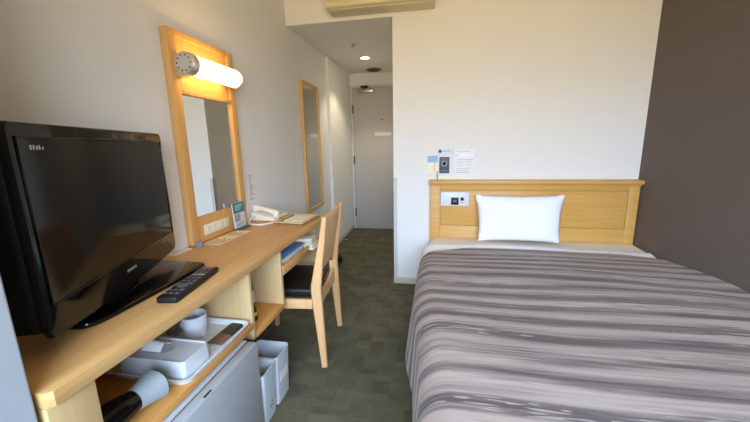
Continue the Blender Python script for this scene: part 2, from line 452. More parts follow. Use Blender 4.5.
lp = thing('wall_lamp', 'lit tubular wall lamp with chrome end caps on the vanity mirror', 'lamp', (.026, 1.62, 1.58))
lz, lx_, ly0, ly1 = 1.575, .098, 1.432, 1.765
bx('mount', 'chrome', lp, .0265, .075, 1.405, 1.455, lz - .05, lz + .05, bev=.006)
bx('mount', 'chrome', lp, .0265, .075, 1.745, 1.762, lz - .03, lz + .03, bev=.006)
MB().lathe([(.0, 0), (.042, 0), (.046, .004), (.046, .327), (.042, .333), (.0, .333)], (lx_, ly0, lz), 'Y', 40).build('glass_tube', 'lampglass', lp)
for (a, s_) in ((ly0 - .046, .044), (ly1 + .001, .014)):
    cap = MB().lathe([(.0, 0), (.044, 0), (.050, .006 if s_ > .02 else .003), (.051, s_ - .005), (.049, s_), (.0, s_)], (lx_, a, lz), 'Y', 40).build('end_cap', 'chrome', lp)
    for k in range(10 if s_ > .02 else 0):
        an = 2 * math.pi * k / 10
        MB().cyl((lx_ + .034 * math.cos(an), a - .001, lz + .034 * math.sin(an)), .0035, .0015, 'Y', 10).build('vent_hole', 'darkhole', cap)

m2 = thing('full_length_mirror', 'narrow wood framed full length mirror on the corridor wall', 'mirror', (.01, 3.13, .58))
y0, y1, z0, z1 = 2.915, 3.345, .585, 1.785
for (a, b_) in ((y0, y0 + .028), (y1 - .028, y1)): bx('frame_stile', 'mirrorwood', m2, .001, .026, a, b_, z0, z1, bev=.003)
for (a, b_) in ((z0, z0 + .028), (z1 - .028, z1)): bx('frame_rail', 'mirrorwood', m2, .001, .026, y0 + .0282, y1 - .0282, a, b_, bev=.003)
bx('mirror_glass', 'mirror', m2, .001, .016, y0 + .0282, y1 - .0282, z0 + .0282, z1 - .0282, smooth=False)

# ------------------------------------------------------------------ desk
DF = .448; DT = .725
desk = thing('desk', 'long light wood built-in desk along the left wall', 'desk', (.22, 1.3, 0))
t = MB()
t.prism([(.001, .445), (DF - .012, .445), (DF, .457), (DF, 2.125), (DF - .012, 2.14), (.001, 2.20)], 'Z', .688, DT, bev=.003)
t.build('desktop', 'desk', desk)
bx('side_panel', 'deskpanel', desk, .001, .436, .446, .545, .001, .687, bev=.003)
bx('divider', 'deskpanel', desk, .001, .436, 1.187, 1.207, .376, .687, bev=.002)
bx('divider', 'deskpanel', desk, .001, .436, 1.476, 1.496, .376, .687, bev=.002)
bx('end_panel', 'deskpanel', desk, .001, .42, 2.03, 2.055, .42, .687, bev=.002)
bx('shelf', 'shelfw', desk, .001, .440, .5455, 1.1865, .432, .456, bev=.002)
bx('shelf', 'shelfw', desk, .001, .440, 1.2075, 1.4755, .376, .400, bev=.002)
dr = bx('drawer', 'desk', desk, .02, .425, 1.4965, 1.99, .550, .566, bev=.001)
bx('drawer_front', 'desk', dr, .4255, .440, 1.4965, 1.86, .550, .598, bev=.002)
bx('back_panel', 'deskpanel', desk, .001, .012, .5455, 1.1865, .4565, .687)

fold = thing('folder', 'blue folder lying in the open desk drawer', 'folder', (.27, 1.67, .5665))
bx('cover', 'blue', fold, .10, .418, 1.515, 1.84, .6175, .622, bev=.001)
bx('contents', 'paper', fold, .105, .41, 1.52, 1.835, .567, .617, bev=.001)
st = thing('booklet_stack', 'pale stack of booklets at the far end of the drawer beside the blue folder', 'booklets', (.36, 1.93, .5665))
z = .567
for k in range(4):
    h = .017
    bx('booklet', ['paper', 'paperwarm', 'phonegrey', 'paper'][k], st, .25 - .005 * k, .470 - .009 * k, 1.868, 1.985, z, z + h - .0005, bev=.003, rot=rz(R(-5 + 3 * k))); z += h

# ------------------------------------------------------------------ television
tv = thing('television', 'black flat television on glossy stand at the near end of the desk', 'television', (.230, .864, DT + .001), R(21.2))
W2 = .357; zb, zt = .056, .537
tilt = Matrix.Rotation(R(0.0), 3, 'Y')
def tvpart(mb):
    for v in mb.bm.verts: v.co = Vector((0, 0, zb)) + tilt @ (v.co - Vector((0, 0, zb)))
    return mb
n = 14
outline = [(-W2 + .012, zt), (-W2, zt - .014), (-W2, zb + .02)]
for k in range(n + 1):
    a = -1 + 2 * k / n
    outline.append((a * (W2 - .012), zb - .014 * (1 - a * a)))
outline += [(W2, zb + .02), (W2, zt - .014), (W2 - .012, zt)]
b = MB().prism(outline, 'X', -.02, 0, bev=.005)
body = tvpart(b).build('bezel', 'piano', tv, local=True)
b = MB().box(-.085, -.0205, -W2 + .003, W2 - .003, zb + .012, zt - .006, bev=.012); b.box(-.115, -.0855, -.21, .21, zb + .05, zt - .10, bev=.012)
tvpart(b).build('back_cover', 'mattblack', tv, local=True)
b = MB().box(.0003, .002, -W2 + .021, W2 - .021, zb + .078, zt - .034)
scr = tvpart(b).build('screen', 'screen', tv, local=True, smooth=False)
b = MB()
b.box(.0003, .0045, W2 - .0205, W2 - .018, zb + .072, zt - .03, bev=.001); b.box(.0003, .0045, -W2 + .018, -W2 + .0205, zb + .072, zt - .03, bev=.001)
b.box(.0003, .0045, -W2 + .018, W2 - .018, zt - .0335, zt - .029, bev=.001); b.box(.0003, .0045, -W2 + .018, W2 - .018, zb + .0725, zb + .077, bev=.001)
tvpart(b).build('screen_lip', 'piano', body, local=True)
# small illegible silver marks: one at the top left of the panel, one on the chin
b = MB()
for k, (w_, hh) in enumerate(((.006, .010), (.005, .010), (.006, .008), (.004, .010), (.005, .006))):
    yy = -W2 + .05 + k * .0085
    b.box(.0021, .0024, yy, yy + w_, zt - .058, zt - .058 + hh)
tvpart(b).build('badge', 'silver', body, local=True, smooth=False)
b = MB()
for k in range(7):
    yy = -.028 + k * .0082
    b.box(.0004, .0010, yy, yy + .0058, zb + .034, zb + .042)
tvpart(b).build('emblem', 'silver', body, local=True, smooth=False)
b = MB(); b.box(-.075, -.025, -.09, .09, .014, .10, bev=.008)
b.build('neck', 'piano', tv, local=True)
b = MB()
pts = []
cx, cy, hx, hy = .165, .90, .130, .25
for k in range(40):
    a = 2 * math.pi * k / 40
    ca, sa = math.cos(a), math.sin(a)
    pts.append((cx + hx * math.copysign(abs(ca) ** .25, ca), cy + hy * math.copysign(abs(sa) ** .25, sa)))
b.prism(pts, 'Z', DT + .001, DT + .016, bev=.004)
b.build('stand_base', 'piano', tv)

rem = thing('remote_control', 'black remote control with grey buttons lying beside the television stand', 'remote control', (.362, .955, DT + .001), R(8.5))
b = MB().box(-.033, .033, -.135, .135, .0, .022, bev=.006); b.build('case', 'mattblack', rem, local=True)
for r_ in range(9):
    for c_ in range(3):
        if r_ in (2, 6): continue
        x = -.019 + .019 * c_; y = -.105 + .025 * r_
        MB().box(x - .006, x + .006, y - .006, y + .006, .0221, .0245, bev=.001).build('button', 'btn', rem, local=True)
MB().lathe([(.0, .0221), (.019, .0221), (.019, .0245), (.0, .0245)], (0, -.043, 0), 'Z', 24).build('direction_pad', 'btn', rem, local=True)
MB().box(-.024, .024, .112, .126, .0221, .024, bev=.001).build('power_button', 'redbtn', rem, local=True)
MB().box(-.024, .024, .046, .054, .0221, .024, bev=.001).build('label_strip', 'silver', rem, local=True)

# ------------------------------------------------------------------ things on the desk
def sheet_thing(name, label, cat, corners, z, mat, group=None, rows=4, ink='ink'):
    # thin paper with printed rows; corners = p0, p1 (along), p3 (across)
    p0, p1, p3 = [Vector((c[0], c[1], 0)) for c in corners]
    e1 = p1 - p0; e2 = p3 - p0
    a = math.atan2(e1.y, e1.x)
    L, Wd = e1.length, e2.length
    r_ = thing(name, label, cat, (p0.x, p0.y, z), a, group)
    s_ = 1 if e1.cross(e2).z > 0 else -1
    b = MB().box(0, L, min(0, s_ * Wd), max(0, s_ * Wd), .0003, .0016)
    b.build('paper', mat, r_, local=True, smooth=False)
    b = MB()
    for k in range(rows):
        y = s_ * Wd * (k + .7) / (rows + .6)
        b.box(L * .08, L * random.uniform(.6, .92), min(y, y + s_ * Wd * .06), max(y, y + s_ * Wd * .06), .0017, .0020)
    b.build('printed_lines', ink, r_, local=True, smooth=False)
    return r_
sheet_thing('notice_card', 'cream printed notice card flat on the desk right under the mirror', 'notice', ((.050, 1.42), (.050, 1.565), (.150, 1.42)), DT, 'paperwarm', None, 5)
sheet_thing('notice_card', 'cream printed notice card on the desk in front of the teal pamphlet', 'notice', ((.06, 1.58), (.07, 1.70), (.15, 1.575)), DT, 'paperwarm', None, 5)
sheet_thing('paper_slip', 'small pale paper slip on the desk just behind the television', 'paper', ((.010, 1.24), (.010, 1.352), (.05, 1.24)), DT, 'paper', None, 2, 'lightink')
b = MB().box(.045, .075, 1.40, 1.44, DT + .0005, DT + .02, bev=.004); b.box(.05, .07, 1.445, 1.475, DT + .0005, DT + .011, bev=.003)
gl = thing('bottle_cap_stand', 'small bluish clear plastic pot on the desk at the mirror corner', 'pot', (.062, 1.385, DT))
MB().lathe([(.0, .001), (.018, .001), (.020, .018), (.017, .018), (.016, .004), (.0, .004)], (.062, 1.385, DT), 'Z', 24).build('pot', 'clearblue', gl)
MB().lathe([(.0, .0185), (.0205, .0185), (.0205, .023), (.0, .024)], (.062, 1.385, DT), 'Z', 24).build('lid', 'clearblue', gl)
b.bm.free()

pam = thing('pamphlet', 'teal and white pamphlet card standing against the mirror bottom corner', 'pamphlet', (.034, 1.752, DT), 0)
la = Matrix.Rotation(R(-3), 3, 'Y')
def lean(mb):
    for v in mb.bm.verts: v.co = la @ v.co
    return mb
lean(MB().box(.018, .024, -.055, .06, .008, .158, bev=.001)).build('card', 'bluewhite', pam, local=True)
lean(MB().box(.0242, .0247, -.055, .06, .095, .157)).build('teal_header', 'teal', pam, local=True, smooth=False)
lean(MB().box(.0242, .0247, -.048, .006, .045, .09)).build('picture', 'photo', pam, local=True, smooth=False)
b = MB()
for k in range(3): b.box(.0248, .0251, -.035, .04 - .012 * k, .138 - .012 * k, .142 - .012 * k)
lean(b).build('header_lines', 'paper', pam, local=True, smooth=False)
b = MB()
for k in range(3): b.box(.0242, .0246, -.04, .03 - .01 * k, .034 - .008 * k, .037 - .008 * k)
lean(b).build('printed_lines', 'ink', pam, local=True, smooth=False)
MB().box(.006, .055, -.05, .055, .001, .009, bev=.002).build('foot', 'navy', pam, local=True)

ph = thing('telephone', 'cream desk telephone with corded handset at the wall side of the desk', 'telephone', (.09, 2.05, DT))
MB().prism([(.012, DT + .001), (.175, DT + .001), (.175, DT + .016), (.012, DT + .058)], 'Y', 1.945, 2.165, bev=.006).build('body', 'phone', ph)
def slope(x): return DT + .058 - (x - .012) * (.042 / .163)
for r_ in range(4):
    for c_ in range(3):
        x = .07 + .024 * r_; y = 2.055 + .028 * c_
        MB().box(x - .008, x + .008, y - .009, y + .009, slope(x) + .0012, slope(x) + .0055, bev=.0015).build('key', 'phonegrey', ph)
hs = MB()
hp = [(.015 + .17 * k / 10, 1.985, slope(.015 + .17 * k / 10) + .027 + .008 * math.sin(math.pi * k / 10)) for k in range(11)]
hs.tube(hp, [.018, .021, .018, .015, .014, .014, .014, .015, .018, .021, .018], 12)
for x in (.03, .17): hs.cyl((x, 1.985, slope(x) + .007), .02, .02, 'Z', 16)
hs.build('handset', 'phone', ph)
cp = []
ctrl = [Vector(p) for p in ((.185, 1.975, DT + .035), (.20, 1.93, DT + .012), (.18, 1.86, DT + .007), (.13, 1.822, DT + .007), (.075, 1.832, DT + .007), (.04, 1.87, DT + .012), (.035, 1.92, DT + .03), (.035, 1.944, DT + .034))]
for i in range(len(ctrl) - 1):
    p0 = ctrl[max(i - 1, 0)]; p1 = ctrl[i]; p2 = ctrl[i + 1]; p3 = ctrl[min(i + 2, len(ctrl) - 1)]
    for k in range(8):
        u = k / 8
        cp.append(.5 * ((2 * p1) + (p2 - p0) * u + (2 * p0 - 5 * p1 + 4 * p2 - p3) * u * u + (3 * p1 - p0 - 3 * p2 + p3) * u ** 3))
MB().tube(cp, .0055, 8).build('cord', 'phone', ph)

mt_ = thing('memo_tray', 'shallow wooden memo tray holding white paper at the far end of the desk', 'tray', (.31, 2.0, DT), R(-4))
q = [-.10, .10, -.125, .125]
MB().box(q[0], q[1], q[2], q[3], .001, .005).build('tray_bottom', 'traydark', mt_, local=True)
for (a, b_, c_, d_) in ((q[0], q[1], q[2], q[2] + .016), (q[0], q[1], q[3] - .016, q[3]), (q[0], q[0] + .016, q[2] + .0162, q[3] - .0162), (q[1] - .016, q[1], q[2] + .0162, q[3] - .0162)):
    MB().box(a, b_, c_, d_, .0052, .016, bev=.003).build('rim', 'tray_wood', mt_, local=True)
MB().box(-.06, .078, -.075, .085, .0055, .013).build('memo_pad', 'paper', mt_, local=True, smooth=False)

# printed column on the wall beside the vanity mirror
wn = thing('wall_notice', 'small clear notice with tiny printed lines on the wall above the telephone', 'notice', (.0005, 2.0, .85))
bx('sheet', 'wallpaper', wn, .0005, .0014, 1.965, 2.045, .855, 1.03, smooth=False)
b = MB()
zz = 1.022
for k in range(11):
    w_ = random.uniform(.02, .055)
    b.box(.0015, .0018, 1.972, 1.972 + w_, zz - .007, zz); zz -= .0155
b.build('printed_lines', 'lightink', wn, smooth=False)

# ------------------------------------------------------------------ shelf things
tr = thing('serving_tray', 'white serving tray on the shelf above the small fridge', 'tray', (.25, .97, .457))
def rrect(x0, x1, y0, y1, r_, n_=5):
    out = []
    for (cx_, cy_, a0) in ((x1 - r_, y1 - r_, 0), (x0 + r_, y1 - r_, 90), (x0 + r_, y0 + r_, 180), (x1 - r_, y0 + r_, 270)):
        for k in range(n_ + 1):
            a = R(a0 + 90 * k / n_); out.append((cx_ + r_ * math.cos(a), cy_ + r_ * math.sin(a)))
    return out
def open_box(mb, outer_b, outer_t, inner_t, inner_b, zb_, zt_, zi):
    t = bmesh.new()
    L = [[t.verts.new((p[0], p[1], z_)) for p in ring] for ring, z_ in ((outer_b, zb_), (outer_t, zt_), (inner_t, zt_), (inner_b, zi))]
    n_ = len(outer_b)
    for a, b_ in zip(L[:-1], L[1:]):
        for i in range(n_): t.faces.new((a[i], a[(i + 1) % n_], b_[(i + 1) % n_], b_[i]))
    t.faces.new(L[0][::-1]); t.faces.new(L[-1])
    bmesh.ops.recalc_face_normals(t, faces=t.faces[:])
    mb.merge(t); return mb
tx0, tx1, ty0, ty1 = .05, .445, .788, 1.168
open_box(MB(), rrect(tx0 + .015, tx1 - .012, ty0 + .012, ty1 - .012, .03), rrect(tx0, tx1, ty0, ty1, .035), rrect(tx0 + .008, tx1 - .008, ty0 + .008, ty1 - .008, .03), rrect(tx0 + .022, tx1 - .02, ty0 + .02, ty1 - .02, .025), .457, .479, .462).build('tray_body', 'whiteplastic', tr)
tb = thing('tissue_box', 'white box with an oval opening on the tray nearest the hair dryer', 'box', (.27, .87, .463))
def taper(x0, x1, y0, y1, z0, z1, d):
    return [(x0, y0, z0), (x1, y0, z0)], None
b = MB()
open_box(b, rrect(.165, .418, .812, .940, .012), rrect(.168, .417, .814, .937, .014), rrect(.176, .414, .819, .931, .012), rrect(.178, .412, .821, .929, .012), .4625, .528, .524)
b.build('case', 'bluewhite', tb)
slot = []
for k in range(28):
    a = 2 * math.pi * k / 28; slot.append((.265 + .062 * math.cos(a), .875 + .028 * math.sin(a)))
MB().prism(slot, 'Z', .5242, .5252).build('opening', 'lightink', tb)
def tis(u, v):
    x = .225 + .075 * u; y = .85 + .05 * v
    return Vector((x, y, .527 + .028 * math.sin(math.pi * v) * (1 - .3 * u) + .002))
o = MB().grid(tis, 8, 10).build('tissue', 'duvet', tb)

cup = thing('mug', 'white mug with dark inside standing on the tray', 'cup', (.262, 1.06, .463))
MB().lathe([(.0, .0), (.036, .0), (.040, .004), (.047, .09), (.0445, .091), (.037, .006), (.0, .006)], (.262, 1.06, .463), 'Z', 36).build('cup_body', 'bluewhite', cup)
hpts = [Vector((.262 - .043 + -.0, 1.06 + .0, .463)) + Vector((-.022 * math.sin(math.pi * k / 10), 0, .062 - .045 * k / 10)) for k in range(11)]
MB().tube(hpts, .004, 8).build('handle', 'bluewhite', cup)
gl = MB().lathe([(.0, .0), (.026, .0), (.031, .075), (.029, .075), (.0245, .004), (.0, .004)], (.165, 1.055, .463), 'Z', 32).build('drinking_glass', 'glass', None)
tag(gl, 'clear drinking glass on the tray behind the white mug', 'glass')
sa = thing('drink_sachet', 'black and brown drink sachet lying on the front corner of the tray', 'sachet', (.382, 1.09, .463), R(-3))
def sach(y0, y1):
    def fn(u, v):
        x = -.034 + .068 * u; y = y0 + (y1 - y0) * v; yy = (y + .08) / .16
        return Vector((x, y, .0015 + .008 * max(0, (1 - abs(2 * u - 1) ** 6)) * max(0, (1 - abs(2 * yy - 1) ** 8))))
    return fn
MB().grid(sach(-.02, .08), 10, 10).build('wrapper', 'sachet_black', sa, local=True)
MB().grid(sach(-.08, -.02), 10, 8).build('brown_end', 'sachet_brown', sa, local=True)

hd = thing('hair_dryer', 'black hair dryer with grey nozzle on the shelf under the television', 'hair dryer', (.368, .646, .457), R(-6))
# barrel lies along local y, nozzle towards +y
MB().lathe([(.0, -.076), (.032, -.073), (.041, -.055), (.043, -.02), (.038, .02), (.031, .05), (.0, .05)], (.0, -.02, .0465), 'Y', 32).build('barrel', 'piano', hd, local=True)
b = MB(); tt = bmesh.new()
ringA = []; ringB = []; ringC = []
for k in range(28):
    a = 2 * math.pi * k / 28
    ringA.append(tt.verts.new((.033 * math.cos(a), .031, .046 + .033 * math.sin(a))))
    ringB.append(tt.verts.new((.040 * math.cos(a), .06, .046 + .038 * math.sin(a))))
    ringC.append(tt.verts.new((.048 * math.copysign(abs(math.cos(a)) ** .8, math.cos(a)), .10, .047 + .044 * math.copysign(abs(math.sin(a)) ** .8, math.sin(a)))))
for A_, B_ in ((ringA, ringB), (ringB, ringC)):
    for k in range(28): tt.faces.new((A_[k], A_[(k + 1) % 28], B_[(k + 1) % 28], B_[k]))
tt.faces.new(ringA[::-1]); tt.faces.new(ringC)
bmesh.ops.recalc_face_normals(tt, faces=tt.faces[:]); b.merge(tt)
b.build('nozzle', 'dryergrey', hd, local=True)
MB().beam([(-.035, -.045, .034), (-.09, -.035, .026), (-.19, -.01, .018)], [(.026, .036), (.028, .034), (.022, .03)], up=(0, 0, 1)).build('handle', 'mattblack', hd, local=True)

to = thing('flashlight', 'black upright flashlight with a yellow band in the open desk compartment', 'flashlight', (.352, 1.30, .4005))
MB().lathe([(.0, .0005), (.034, .0005), (.036, .01), (.036, .028)], (.352, 1.30, .4005), 'Z', 24).build('lens_head', 'mattblack', to)
MB().lathe([(.0365, .0285), (.0365, .045)], (.352, 1.30, .4005), 'Z', 24).build('band', 'yellow', to)
MB().lathe([(.034, .0455), (.027, .07), (.025, .185), (.021, .195), (.0, .196)], (.352, 1.30, .4005), 'Z', 24).build('barrel', 'mattblack', to)
MB().box(.3775, .3800, 1.288, 1.312, .49, .55, bev=.001).build('label_plate', 'phonegrey', to)

# ------------------------------------------------------------------ fridge
fg = thing('mini_fridge', 'grey mini fridge standing under the desk shelf', 'fridge', (.26, .85, 0))
fy0, fy1 = .575, 1.112
bx('cabinet', 'fridge', fg, .03, .445, fy0, fy1, .012, .405, bev=.004)
bx('top_plate', 'fridgetop', fg, .03, .449, fy0 - .001, fy1 + .001, .4055, .423, bev=.004)
fd = bx('door', 'fridge', fg, .455, .497, fy0, fy1, .02, .421, bev=.006)
bx('gasket', 'gap', fd, .4495, .4548, fy0 + .006, fy1 - .006, .03, .415)
bx('latch', 'gap', fd, .484, .493, .80, .835, .4212, .4222, bev=.0005)
for (x, y) in ((.06, fy0 + .04), (.06, fy1 - .04), (.42, fy0 + .04), (.42, fy1 - .04)):
    MB().cyl((x, y, .0005), .015, .011, 'Z', 14).build('foot', 'mattblack', fg)

# ------------------------------------------------------------------ waste bins
def make_bin(label, y0, y1, mark):
    r_ = thing('waste_bin', label, 'waste bin', (.415, (y0 + y1) / 2, 0), 0, 'waste bins between the fridge and the chair')
    x0, x1, H = .335, .502, .25
    i = .012
    b = open_box(MB(), rrect(x0 + i, x1 - i, y0 + i * .6, y1 - i * .6, .014), rrect(x0, x1, y0, y1, .016), rrect(x0 + .005, x1 - .005, y0 + .005, y1 - .005, .012), rrect(x0 + i + .004, x1 - i - .004, y0 + i, y1 - i, .01), .001, H, .008)
    b.build('body', 'bin', r_)
    t_ = MB()
    if mark == 'ring':
        # triangular arrow mark
        for k in range(3):
            a = R(90 + 120 * k); a2 = R(90 + 120 * (k + 1))
            p = Vector((math.cos(a), math.sin(a))) * .024; q_ = Vector((math.cos(a2), math.sin(a2))) * .024
            s0 = p.lerp(q_, .12); s1 = p.lerp(q_, .78)
            xx = x1 - .0085
            t_.beam([(xx, (y0 + y1) / 2 + s0.x, .055 + s0.y + .02), (xx, (y0 + y1) / 2 + s1.x, .055 + s1.y + .02)], [(.006, .003)] * 2, up=(1, 0, 0))
        t_.build('sorting_mark', 'ink', r_)
    else:
        t_.box(x1 - .0075, x1 - .0045, y0 + .03, y1 - .03, .11, .17)
        t_.build('sticker', 'paper', r_)
    return r_
make_bin('pale plastic waste bin with pale sticker, the far one next to the chair', 1.240, 1.375, 'sticker')
make_bin('pale plastic waste bin with dark sorting mark, the near one next to the fridge', 1.116, 1.238, 'ring')

# ------------------------------------------------------------------ chair
ch = thing('desk_chair', 'light wood chair with black seat pushed under the desk', 'chair', (.40, 1.748, 0), R(5))
pz = [(.197, 0.001), (.188, .16), (.174, .40), (.172, .47), (.190, .58), (.215, .72), (.234, .848)]
ps = [(.028, .032), (.030, .040), (.034, .054), (.034, .054), (.030, .044), (.026, .032), (.022, .022)]
for s_ in (-1, 1):
    pts = [(x, s_ * (.213 - .008 * (z_ / .86)), z_) for x, z_ in pz]
    MB().beam(pts, [(a, b_) for a, b_ in ps], up=(0, 1, 0)).build('rear_leg', 'chairwood', ch, local=True)
    MB().beam([(-.235, s_ * .19, .001), (-.23, s_ * .195, .2), (-.225, s_ * .197, .352)], [(.026, .026), (.034, .034), (.038, .038)]).build('front_leg', 'chairwood', ch, local=True)
    bx('side_rail', 'chairwood', None, 0, 0, 0, 0, 0, 0) if False else None
    MB().box(-.205, .145, s_ * .2 - .011, s_ * .2 + .011, .340, .394, bev=.003).build('side_rail', 'chairwood', ch, local=True)
MB().box(-.244, -.22, -.175, .175, .340, .393, bev=.003).build('front_rail', 'chairwood', ch, local=True)
MB().prism([(-.193, .34), (.193, .34), (.193, .43)] + [(.193 - .386 * k / 12, .43 - .035 * math.sin(math.pi * k / 12)) for k in range(1, 12)] + [(-.193, .43)], 'X', .162, .182).build('rear_rail', 'chairwood', ch, local=True)
def backx(z_):
    for (xa, za), (xb, zb_) in zip(pz[:-1], pz[1:]):
        if za <= z_ <= zb_: return xa + (xb - xa) * (z_ - za) / (zb_ - za)
    return pz[-1][0]
def board(side):
    def fn(u, v):
        y = -.192 + .384 * u
        e = abs(2 * u - 1)
        zlo = .535 - .06 * max(0, (e - .55) / .45) ** 2
        zhi = .846 - .006 * (1 - e * e)
        z_ = zlo + (zhi - zlo) * v
        return Vector((backx(z_) + .014 * (1 - e * e) - .010 + side, y, z_))
    return fn
o = MB().grid(board(0), 20, 14).build('backrest', 'chairwood', ch, local=True)
sm = o.modifiers.new('Solidify', 'SOLIDIFY'); sm.thickness = .018; sm.offset = 0
b = MB(); b.box(-.245, .146, -.186, .186, .3945, .445, bev=.018, seg=4)
b.build('seat', 'leather', ch, local=True)

# ------------------------------------------------------------------ corridor floor odds and ends
sl = thing('slipper', 'dark slipper on the corridor carpet just behind the chair back', 'slipper', (.20, 3.19, 0), R(12))
MB().prism([( -.045, -.13), (.03, -.13), (.045, -.05), (.05, .05), (.035, .12), (0, .14), (-.035, .12), (-.05, .05)], 'Z', .001, .014, bev=.004).build('sole', 'mattblack', sl, local=True)
def upper(u, v):
    a = math.pi * u; y = -.01 + .135 * v
    w_ = .05 * (1 - .35 * v * v); h_ = .055 * (1 - .55 * v * v)
    return Vector((w_ * math.cos(a), y, .0145 + h_ * math.sin(a)))
o = MB().grid(upper, 12, 8).build('strap', 'mattblack', sl, local=True)
ds = thing('door_stop', 'tiny dark doorstop on the corridor carpet near the left wall', 'doorstop', (.085, 3.97, 0))
MB().lathe([(.0, .001), (.02, .001), (.02, .03), (.014, .045), (.0, .046)], (.085, 3.97, 0), 'Z', 16).build('stopper', 'mattblack', ds)
MB().lathe([(.021, .012), (.0215, .02), (.021, .026)], (.085, 3.97, 0), 'Z', 16).build('band', 'gold', ds)

# ------------------------------------------------------------------ headboard
hb = thing('headboard', 'wide light wood headboard behind the bed', 'headboard', (1.92, YB, 0))
HX0, HX1, HY = 1.163, 2.661, 2.672
bx('backing_board', 'head', hb, HX0, HX1, HY + .012, YB - .001, .04, .888)
gx0, gx1, gz0, gz1, gp = 1.243, 2.592, .549, .838, .006
bx('stile', 'head', hb, HX0, gx0, HY, HY + .0118, .04, .888, bev=.002); bx('stile', 'head', hb, gx1, HX1, HY, HY + .0118, .04, .888, bev=.002)
bx('rail', 'head', hb, gx0 + .0003, gx1 - .0003, HY, HY + .0118, gz1, .888, bev=.002); bx('rail', 'head', hb, gx0 + .0003, gx1 - .0003, HY, HY + .0118, .04, gz0, bev=.002)
bx('centre_panel', 'head', hb, gx0 + gp, gx1 - gp, HY + .002, HY + .0118, gz0 + gp, gz1 - gp, bev=.003)
bx('cap_moulding', 'head', hb, HX0 - .01, 2.6665, HY - .038, YB - .001, .8885, .918, bev=.006)
bx('cap_bead', 'head', hb, HX0 - .004, 2.665, HY - .012, HY - .0005, .872, .888, bev=.004)
cpn = bx('control_panel', 'bluewhite', hb, 1.246, 1.466, HY - .007, HY + .0015, .712, .822, bev=.003)
dsp = bx('clock_display', 'mattblack', cpn, 1.328, 1.387, HY - .010, HY - .0072, .721, .780, bev=.001)
bx('clock_digits', 'ink', dsp, 1.345, 1.372, HY - .0106, HY - .0102, .745, .758, smooth=False)
MB().lathe([(.0, -.018), (.012, -.018), (.014, -.002), (.014, 0)], (1.414, HY - .0073, .768), 'Y', 20).build('dial_knob', 'mattblack', cpn)
bx('panel_print', 'lightink', cpn, 1.395, 1.435, HY - .0076, HY - .0072, .738, .742, smooth=False)

nh = thing('card_holder', 'low cream card holder standing on the headboard cap below the wall signs', 'card holder', (1.30, 2.69, .9182))
bx('card', 'cream', nh, 1.222, 1.385, 2.692, 2.698, .9185, .948, bev=.001)
bx('holder_edge', 'ink', nh, 1.2155, 1.2212, 2.688, 2.700, .9185, .985, bev=.001)

# signs on the back wall
s1 = thing('wall_card', 'blue and cream card fixed to the wall, leftmost sign above the headboard', 'card', (1.18, YB, .95))
bx('card', 'paper', s1, 1.135, 1.222, YB - .006, YB - .001, .952, 1.115, bev=.001)
bx('blue_header', 'skyblue', s1, 1.138, 1.219, YB - .0068, YB - .0062, 1.055, 1.108, smooth=False)
bx('cream_area', 'cream', s1, 1.138, 1.219, YB - .0068, YB - .0062, .965, 1.05, smooth=False)
bx('gold_streak', 'gold', s1, 1.192, 1.200, YB - .0072, YB - .0069, .985, 1.065, smooth=False, rot=Matrix.Rotation(R(6), 3, 'Y'))
s2 = thing('switch_plate', 'dark slate switch plate with pale ring on the wall above the headboard', 'switch', (1.27, YB, .97))
bx('plate', 'navy', s2, 1.232, 1.310, YB - .010, YB - .001, .968, 1.097, bev=.003)
MB().lathe([(.013, -.0104), (.013, -.013), (.021, -.013), (.021, -.0104)], (1.271, YB, 1.045), 'Y', 24).build('ring', 'photo', s2)
bx('label_line', 'photo', s2, 1.245, 1.297, YB - .0106, YB - .0102, .985, .990, smooth=False)
s3 = thing('logo_sticker', 'small white sticker with blue dot above the dark switch plate', 'sticker', (1.28, YB, 1.12))
bx('sticker', 'bluewhite', s3, 1.215, 1.345, YB - .003, YB - .001, 1.120, 1.166, bev=.001)
MB().cyl((1.237, YB - .004, 1.143), .014, .0008, 'Y', 20).build('blue_dot', 'bluedot', s3)
b = MB()
for k in range(5): b.box(1.258 + k * .0125, 1.267 + k * .0125, YB - .0038, YB - .0031, 1.136, 1.136 + (.014 if k % 2 == 0 else .018))
b.build('lettering', 'skyblue', s3, smooth=False)
s4 = thing('paper_notice', 'pale printed notice sheet on the wall right of the dark switch plate', 'notice', (1.43, YB, .96))
bx('sheet', 'whiteplastic', s4, 1.352, 1.502, YB - .002, YB - .001, .955, 1.152, smooth=False)
bx('header_bar', 'duvet', s4, 1.385, 1.495, YB - .0026, YB - .0022, 1.098, 1.118, smooth=False)
b = MB()
for (a0, a1, zz) in ((1.365, 1.47, 1.135), (1.362, 1.38, 1.105), (1.365, 1.49, 1.072), (1.365, 1.425, 1.052), (1.435, 1.49, 1.052), (1.365, 1.415, 1.03), (1.44, 1.485, 1.03), (1.365, 1.49, 1.004), (1.365, 1.46, .985), (1.365, 1.48, .97)):
    b.box(a0, a1, YB - .0026, YB - .0022, zz, zz + .005)
b.build('printed_lines', 'lightink', s4, smooth=False)

